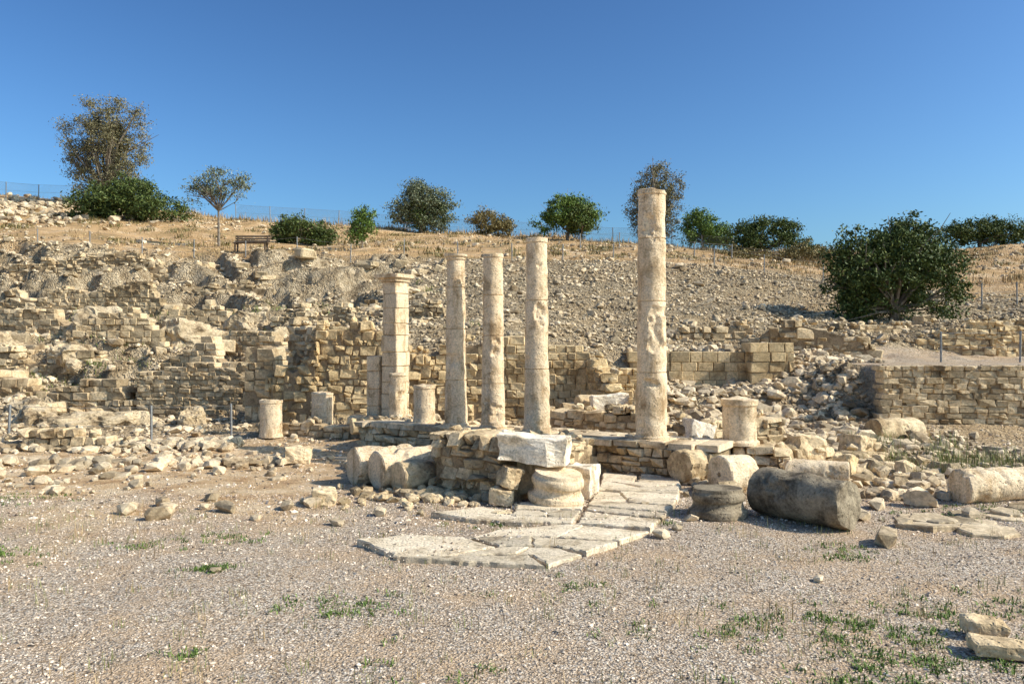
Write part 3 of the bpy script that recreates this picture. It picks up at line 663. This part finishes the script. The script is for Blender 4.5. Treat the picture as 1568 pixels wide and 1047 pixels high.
def tree(name, x, y, lobes, leafm, n_cl, per, leaf, cl_r, trunk_r=.12, branches=14, dz=0., fork=.35, sc=1.):
    z0 = float(H([x], [y])[0])+dz; base = np.array([x, y, z0]); bl = B()
    lob = np.array([l[:6] for l in lobes], float)*sc; w = lob[:, 3]*lob[:, 4]*lob[:, 5]; w /= w.sum()
    ci = rng.choice(len(lob), n_cl, p=w); d = rng.normal(size=(n_cl, 3)); d /= np.linalg.norm(d, axis=1)[:, None]
    r = rng.uniform(0.1, 1, n_cl)**.45*rng.uniform(.8, 1.18, n_cl)
    C = base+lob[ci, :3]+d*r[:, None]*lob[ci, 3:6]
    C[:, 2] = np.maximum(C[:, 2], z0+.15)
    keep = fbm(C*.9, 2, 61) > -.55; C = C[keep]; n_cl = len(C)
    sz = cl_r*rng.uniform(.5, 1.3, n_cl)
    off = rng.normal(size=(n_cl, per, 3))*sz[:, None, None]*.5
    off[..., 2] *= .75
    T = (C[:, None]+off).reshape(-1, 3); k = len(T)
    T[:, 2] = np.maximum(T[:, 2], z0-.1)
    S = np.repeat((leaf*rng.uniform(.6, 1.4, k))[:, None], 3, 1)
    bl.many(LEAF, randR(k), S, T, 1)
    top = base+np.average(lob[:, :3], axis=0, weights=w); fk = base*(1-fork)+top*fork; fk[:2] += rng.normal(0, .1, 2)
    tube(bl, [base-[0, 0, .3], base*.6+fk*.4+rng.normal(0, .04, 3), fk], [trunk_r*1.3, trunk_r, trunk_r*.8], 8)
    tg = C[rng.choice(n_cl, min(branches, n_cl), replace=False)]
    for t in tg:
        mid = (fk+t)/2+rng.normal(0, .12, 3)*np.linalg.norm(t-fk)*.6+[0, 0, -.05]
        tube(bl, [fk, mid, t], [trunk_r*.55, trunk_r*.33, trunk_r*.1], 5)
        for _ in range(2):
            t2 = t+rng.normal(0, .5, 3)*cl_r*2; tube(bl, [mid, (mid+t2)/2+rng.normal(0, .1, 3), t2], [trunk_r*.25, trunk_r*.15, trunk_r*.05], 4)
    return bl.obj(name, [M_bark, leafm])
tree('eucalyptus_tree', -36.3, 71, [(0, 0, 6.6, 2.5, 2.2, 2.6), (-2.3, 0, 5.2, 1.5, 1.4, 2.0), (2.1, .3, 5.6, 1.6, 1.5, 2.6), (-1.3, 0, 2.6, 2.0, 1.4, 1.5), (1.6, 0, 2.9, 1.5, 1.3, 1.6), (-2.6, 0, .9, 1.0, 1, .9), (.2, 0, 9.2, 1.8, 1.1, 1.1), (-3.0, 0, 7.6, 1.1, .8, .9), (3.0, 0, 8.2, 1.1, .8, 1.1), (-1.6, 0, 9.2, .9, .7, .7)], L_olive, 640, 62, .17, .62, .26, 44)
tree('carob_bush', -31.5, 65, [(0, 0, 1.5, 3.4, 2.2, 1.9), (-2.6, 0, 1.0, 2.4, 1.8, 1.3), (2.9, 0, .7, 2.3, 1.8, 1.2), (.5, 0, 2.3, 1.8, 1.5, 1.5)], L_dark, 520, 50, .22, .55, .2, 10)
tree('young_olive_tree', -18.4, 50, [(0, 0, 4.0, 1.3, 1.2, .95), (-1.1, 0, 3.7, .9, .8, .6), (1.1, 0, 3.9, .9, .8, .65), (.2, 0, 3.1, 1.1, .9, .5), (-1.5, 0, 2.9, .5, .5, .3), (1.5, 0, 3.0, .5, .5, .35)], L_silver, 160, 36, .14, .42, .08, 30, fork=.6)
tree('carob_bush', -14.6, 55, [(0, 0, .9, 1.9, 1.4, 1.1), (-1.1, 0, .9, 1.1, 1, .9), (1.4, 0, .5, 1.2, 1, .7)], L_dark, 220, 42, .18, .42, .1, 6)
tree('small_green_tree', -9.4, 50, [(0, 0, 1.6, .85, .7, .95), (-.3, 0, .9, .7, .6, .6), (.3, 0, 2.0, .6, .5, .55)], L_green, 130, 32, .15, .3, .06, 8)
tree('carob_tree', -8.3, 73, [(0, 0, 2.8, 2.2, 1.8, 1.8), (-1.9, 0, 2.0, 1.2, 1.2, 1.3), (1.8, 0, 3.0, 1.4, 1.1, 1.0), (1.0, 0, 1.3, 1.9, 1.2, .9), (-.6, 0, 4.1, 1.4, 1, .8)], L_silver, 330, 50, .2, .55, .14, 14)
tree('carob_tree', -8.1, 73.6, [(0, 0, 1.8, 2.4, 1.8, 1.6)], L_dark, 130, 44, .22, .55, .14, 6)
tree('dry_scrub_bush', -2.1, 72, [(0, 0, 1.2, 1.9, 1.4, 1.2), (1.2, 0, .9, 1.2, 1.0, .9)], L_brown, 160, 40, .2, .45, .1, 8)
tree('carob_tree', 4.8, 70, [(0, 0, 2.4, 2.2, 1.8, 1.5), (1.3, 0, 2.2, 1.7, 1.4, 1.5), (-1.9, 0, 1.5, 1.1, 1, 1.0), (.4, 0, 3.2, 1.4, 1.1, .9)], L_green, 300, 50, .22, .5, .14, 14)
tree('carob_bush', 6.0, 69.6, [(0, 0, 2.0, 1.5, 1.4, 1.5)], L_dark, 110, 44, .2, .5, .14, 6)
tree('eucalyptus_tree', 13.6, 76, [(0, 0, 4.8, 1.9, 1.5, 2.4), (1.6, 0, 4.9, 1.2, 1.1, 2.0), (-1.5, 0, 3.6, 1.2, 1.1, 2.2), (0, 0, 2.2, 2.2, 1.6, 1.6), (.2, 0, 7.3, 1.2, 1.0, 1.2), (1.7, 0, 6.8, .8, .7, .8)], L_olive, 380, 52, .18, .58, .2, 26)
tree('carob_bush', 17.6, 74, [(0, 0, 1.8, 2.2, 1.6, 1.5), (1.8, 0, 1.3, 1.5, 1.2, 1.2), (-.4, 0, 3.0, 1.2, 1, .9)], L_green, 230, 44, .22, .5, .12, 10)
tree('carob_bush', 20.6, 65, [(0, 0, 1.9, 2.4, 1.6, 1.4), (-1.6, 0, 1.4, 1.5, 1.3, 1.3), (1.9, 0, 2.0, 1.2, 1, 1.2), (3.2, 0, .9, 1.5, 1, .8)], L_dark, 330, 46, .2, .5, .14, 10)
tree('dry_scrub_bush', 23.0, 62, [(0, 0, .7, 2.6, 1.5, .9), (-5, 0, .6, 2.0, 1.2, .8)], L_brown, 190, 42, .18, .42, .1, 8)
tree('large_carob_bush', 15.75, 33, [(0, 0, 2.2, 2.3, 1.9, 1.9), (-1.6, 0, 1.8, 1.5, 1.5, 1.7), (1.8, 0, 2.1, 1.5, 1.5, 1.5), (.2, 0, 3.5, 1.9, 1.4, 1.0), (-1.6, 0, 3.5, .9, .8, .8), (2.2, 0, 1.0, 1.1, 1, .9), (-1.6, 0, .6, 1.2, 1, .8), (1.6, 0, 3.6, .9, .8, .7), (.7, 0, 4.4, .7, .6, .5), (2.9, 0, 3.0, .6, .6, .6), (-2.6, 0, 2.9, .5, .5, .6)], L_dark, 850, 50, .15, .37, .18, 40, dz=-.1, fork=.2, sc=.92)
tree('carob_bush', 44.5, 76, [(0, 0, 1.6, 3.2, 2, 1.3), (2.8, 0, 1.4, 2.4, 2, 1.3), (-2.2, 0, 1.3, 1.6, 1.4, 1.1)], L_dark, 330, 46, .22, .55, .14, 10)

def blades(name, cx, cy, spread, n, hgt, wid, mat, lean=.35):
    k = len(cx); bx = (np.repeat(cx, n)+rng.normal(0, 1, k*n)*np.repeat(spread, n)); by = (np.repeat(cy, n)+rng.normal(0, 1, k*n)*np.repeat(spread, n))
    z = H(bx, by); h = np.repeat(hgt, n)*rng.uniform(.4, 1.2, k*n); a_ = rng.uniform(0, 6.283, k*n); l = rng.uniform(0, lean, k*n)*2
    dx, dy = np.cos(a_), np.sin(a_); px, py = -dy, dx; w = wid*rng.uniform(.6, 1.3, k*n)
    A = np.stack([bx-px*w, by-py*w, z-.02], 1); Bv = np.stack([bx+px*w, by+py*w, z-.02], 1)
    C = np.stack([bx+dx*h*l*.35+px*w*.7, by+dy*h*l*.35+py*w*.7, z+h*.55], 1); D = np.stack([bx+dx*h*l*.35-px*w*.7, by+dy*h*l*.35-py*w*.7, z+h*.55], 1)
    E = np.stack([bx+dx*h*l, by+dy*h*l, z+h*(1-l*.25)], 1)
    V = np.stack([A, Bv, C, D, E], 1).reshape(-1, 3); K = len(bx); o_ = (np.arange(K)*5)[:, None]
    fl = (np.array([0, 1, 2, 3, 3, 2, 4])[None]+o_).ravel(); bl = B(); bl.add(V, fl, np.tile([4, 3], K)); return bl.obj(name, [mat])
n = 300; x, y = wedge(n, 3.9, 12, .68, 0); blades('dry_grass', x, y, np.full(n, .05), 8, rng.uniform(.05, .18, n), .003, L_weed, .3)
n = 110; x, y = wedge(n, 5, 13, .66, 0); blades('dry_grass', x, y, np.full(n, .06), 9, rng.uniform(.1, .24, n), .003, L_straw, .2)
def mats(name, cs, m):
    cx, cy = [], []
    for (a_, b_, rr, q) in cs:
        cx += list(a_+rng.normal(0, rr, q)); cy += list(b_+rng.normal(0, rr*.6, q))
    cx, cy = np.array(cx), np.array(cy); return blades(name, cx, cy, np.full(len(cx), .05), 15, np.full(len(cx), .05), .007, m, 1.1)
mats('ground_weeds', [(.95, 4.6, .18, 60), (1.75, 4.45, .25, 46), (2.5, 5.7, .4, 40), (3.6, 5.0, .4, 40), (3.2, 7.0, .5, 50), (4.2, 4.4, .3, 34), (-1.55, 7.5, .3, 26), (-6.0, 9.3, .4, 24), (-1.9, 4.5, .08, 10),
 (3.3, 6.2, .5, 50), (2.0, 6.9, .5, 24), (1.9, 11, .3, 20), (.5, 10.35, .35, 24), (-3.3, 8.7, .12, 18), (-8, 12.5, .5, 18), (6.8, 11.5, .5, 30), (7.2, 15.5, .9, 60), (3.9, 4.1, .3, 34), (-.2, 11.0, .3, 20), (4.6, 7.2, .6, 30),
 (-3.6, 10.2, .3, 14), (-2.6, 6.3, .15, 6), (-4.4, 9.8, .3, 10), (3.8, 9.4, .4, 18), (-.6, 6.0, .5, 8), (.6, 8.0, .4, 8)], L_green)
n = 280; x = rng.normal(-13, 4.5, n); y = rng.uniform(25, 36, n); blades('bank_weeds', x, y, np.full(n, .18), 24, np.full(n, .22), .014, L_weed, .8)
n = 90; x = rng.normal(8.3, .9, n); y = rng.uniform(14.5, 18.5, n); blades('bank_weeds', x, y, np.full(n, .12), 16, rng.uniform(.2, .55, n), .006, L_weed, .3)
x, y = wedge(4200, 44, 79, .74); k_ = fbm(np.stack([x, y, 0*x], 1)*.15, 4, 99); m = rng.uniform(-.6, .9, len(x)) < k_; x, y = x[m], y[m]
blades('hillside_dry_grass', x, y, np.full(len(x), .25), 12, rng.uniform(.15, .4, len(x)), .02, L_straw, .5)
n = 1000; x = rng.uniform(19, 44, n); y = rng.uniform(46, 70, n); m = fbm(np.stack([x, y, 0*x], 1)*.2, 3, 123) > 0; x, y = x[m], y[m]; n = len(x); blades('tall_dry_grass', x, y, np.full(n, .35), 16, rng.uniform(.3, .8, n), .02, L_straw, .35)
n = 450; x = rng.uniform(-32, 40, n); y = rng.normal(76, 1.5, n); blades('tall_dry_grass', x, y, np.full(n, .4), 14, rng.uniform(.3, .9, n), .025, L_straw, .35)
x, y = wedge(260, 46, 76, .7); blades('hillside_scrub', x, y, np.full(len(x), .3), 40, rng.uniform(.2, .45, len(x)), .03, L_brown, .8)

# ---------------------------------------------------------------- fences
def fence(name, pts, sp, h, wires, pr=.03, wr=.006, net=False):
    bl = B(); pts = [np.array(p, float) for p in pts]; P = []
    for a_, b_ in zip(pts[:-1], pts[1:]):
        k = max(1, round(np.hypot(*(b_-a_))/sp)); P += [a_+(b_-a_)*i/k for i in range(k)]
    P.append(pts[-1]); P = np.array(P); z = H(P[:, 0], P[:, 1]); top = []
    for p, z_ in zip(P, z):
        l = rng.normal(0, .02, 2); t = np.array([p[0]+l[0]*h, p[1]+l[1]*h, z_+h*rng.uniform(.97, 1.03)]); top.append(t)
        tube(bl, [(p[0], p[1], z_-.2), t], [pr, pr], 6)
    for f in wires:
        for i in range(len(P)-1):
            a_ = np.array([*P[i], z[i]]); b_ = np.array([*P[i+1], z[i+1]]); a2 = a_+(top[i]-a_)*f; b2 = b_+(top[i+1]-b_)*f
            tube(bl, [a2, (a2+b2)/2-[0, 0, .02], b2], [wr]*3, 3)
    if net:
        for i in range(len(P)-1):
            a_ = np.array([*P[i], z[i]]); b_ = np.array([*P[i+1], z[i+1]])
            L = np.linalg.norm(b_-a_); k = int(L/.16)
            for j in range(-6, k):
                s0 = j/k; s1 = (j+h/.16)/k
                for (u0, u1) in ((s0, s1), (s1, s0)):
                    d = u1-u0
                    ta, tb = (0-u0)/d, (1-u0)/d
                    lo, hi = max(0, min(ta, tb)), min(1, max(ta, tb))
                    if hi-lo < .02: continue
                    g = lambda t_: a_+(b_-a_)*(u0+d*t_)+np.array([0, 0, h*.97*t_])
                    tube(bl, [g(lo), g(hi)], [wr*.6]*2, 3)
    return bl.obj(name, [M_metal])
fence('chain_link_fence', [(-60, 75.5), (-44, 74), (-36, 77)], 3.2, 1.5, (.97, .5, .05), .04, .009, True)
fence('chain_link_fence', [(-26, 75), (-10, 75.5), (6, 76)], 3.2, 1.5, (.97, .5, .05), .04, .009, True)
fence('chain_link_fence', [(6, 76), (9.5, 75), (20, 72)], 3.0, 1.5, (.97, .5, .05), .04, .009, True)
fence('wire_fence', [(-32, 44), (-12, 44.5), (0, 44), (14, 44.2), (17, 43.5)], 2.9, 1.0, (.95, .6, .3), .03, .006)
fence('wire_fence', [(20, 40), (26, 41), (34, 43)], 2.4, 1.2, (.95, .6, .3), .035, .008)
fence('wire_fence', [(13.2, 24.5), (15.5, 24.3), (22, 24.6)], 1.8, .95, (.95, .5), .03, .006)
fence('wire_fence', [(-14.5, 19.5), (-11.9, 18.8), (-8.6, 19.0), (-6.9, 19.6)], 2.6, .95, (.95, .5), .03, .005)
fence('wire_fence', [(5.2, 60.5), (11, 60), (16, 58)], 2.6, 1.2, (.95, .5), .04, .008)

# ---------------------------------------------------------------- bench
def bench(x, y):
    z = float(H([x], [y])[0]); bl = B()
    def bx(c, s, rx=0):
        bm = bmesh.new(); bmesh.ops.create_cube(bm, size=1)
        for v in bm.verts: v.co = Vector((v.co.x*s[0], v.co.y*s[1], v.co.z*s[2]))
        bmesh.ops.bevel(bm, geom=bm.edges[:], offset=.006, segments=1, affect='EDGES')
        V, f, t = tmpl_from_bm(bm); V = V@np.array(Matrix.Rotation(rx, 3, 'X')).T+np.array([x, y, z])+np.array(c); bl.add(V, f, t)
    for i in range(4): bx((0, -.2+.12*i, .48), (2.0, .1, .04))
    for i in range(3): bx((0, .27+.03*i, .62+.14*i), (2.0, .035, .10), -.2)
    for sx in (-.85, .85):
        bx((sx, -.2, .21), (.08, .08, .5)); bx((sx, .25, .45), (.08, .07, 1.0), -.12); bx((sx, .0, .43), (.07, .5, .06))
    return bl.obj('park_bench', [M_wood])
bench(-14.9, 45.5)

# ---------------------------------------------------------------- light, sky, camera
el = math.radians(38); az = Vector((.972, -.235)).normalized()
sdir = Vector((az.x*math.cos(el), az.y*math.cos(el), math.sin(el)))
sl = bpy.data.lights.new('sun', 'SUN'); sl.energy = 5.0; sl.angle = math.radians(.5); sl.color = (1, .91, .76)
so = bpy.data.objects.new('sun', sl); scene.collection.objects.link(so); so.rotation_euler = sdir.to_track_quat('Z', 'Y').to_euler(); so.location = (20, -10, 30)
w = bpy.data.worlds.new('World'); scene.world = w; w.use_nodes = True; nt = w.node_tree
sky = nt.nodes.new('ShaderNodeTexSky'); sky.sky_type = 'NISHITA'; sky.sun_disc = False
sky.sun_elevation = el; sky.sun_rotation = math.atan2(az.x, az.y)
sky.air_density = 1.0; sky.dust_density = 1.8; sky.ozone_density = 2.2
def vm(inp, col):
    m_ = nt.nodes.new('ShaderNodeMix'); m_.data_type = 'RGBA'; m_.blend_type = 'MULTIPLY'; m_.inputs[0].default_value = 1
    m_.inputs[7].default_value = (*col, 1); nt.links.new(inp, m_.inputs[6]); return m_.outputs[2]
c1 = vm(sky.outputs[0], (.86*.145, 1.04*.145, 1.10*.145))
gm = nt.nodes.new('ShaderNodeGamma'); gm.inputs[1].default_value = 1.5; nt.links.new(c1, gm.inputs[0])
c2 = vm(gm.outputs[0], (1.2/.12, 1.2/.12, 1.22/.12))
bg = nt.nodes['Background']; bg.inputs['Strength'].default_value = .12; nt.links.new(c2, bg.inputs[0])
cd = bpy.data.cameras.new('camera'); cd.lens = 28; cd.sensor_width = 36; cd.clip_end = 6000; cd.clip_start = .05
cam = bpy.data.objects.new('camera', cd); scene.collection.objects.link(cam); cam.location = (0, 0, 2.5); cam.rotation_euler = (math.radians(90), 0, 0)
scene.camera = cam
scene.view_settings.view_transform = 'Standard'; scene.view_settings.look = 'None'; scene.view_settings.exposure = 0
print('done')
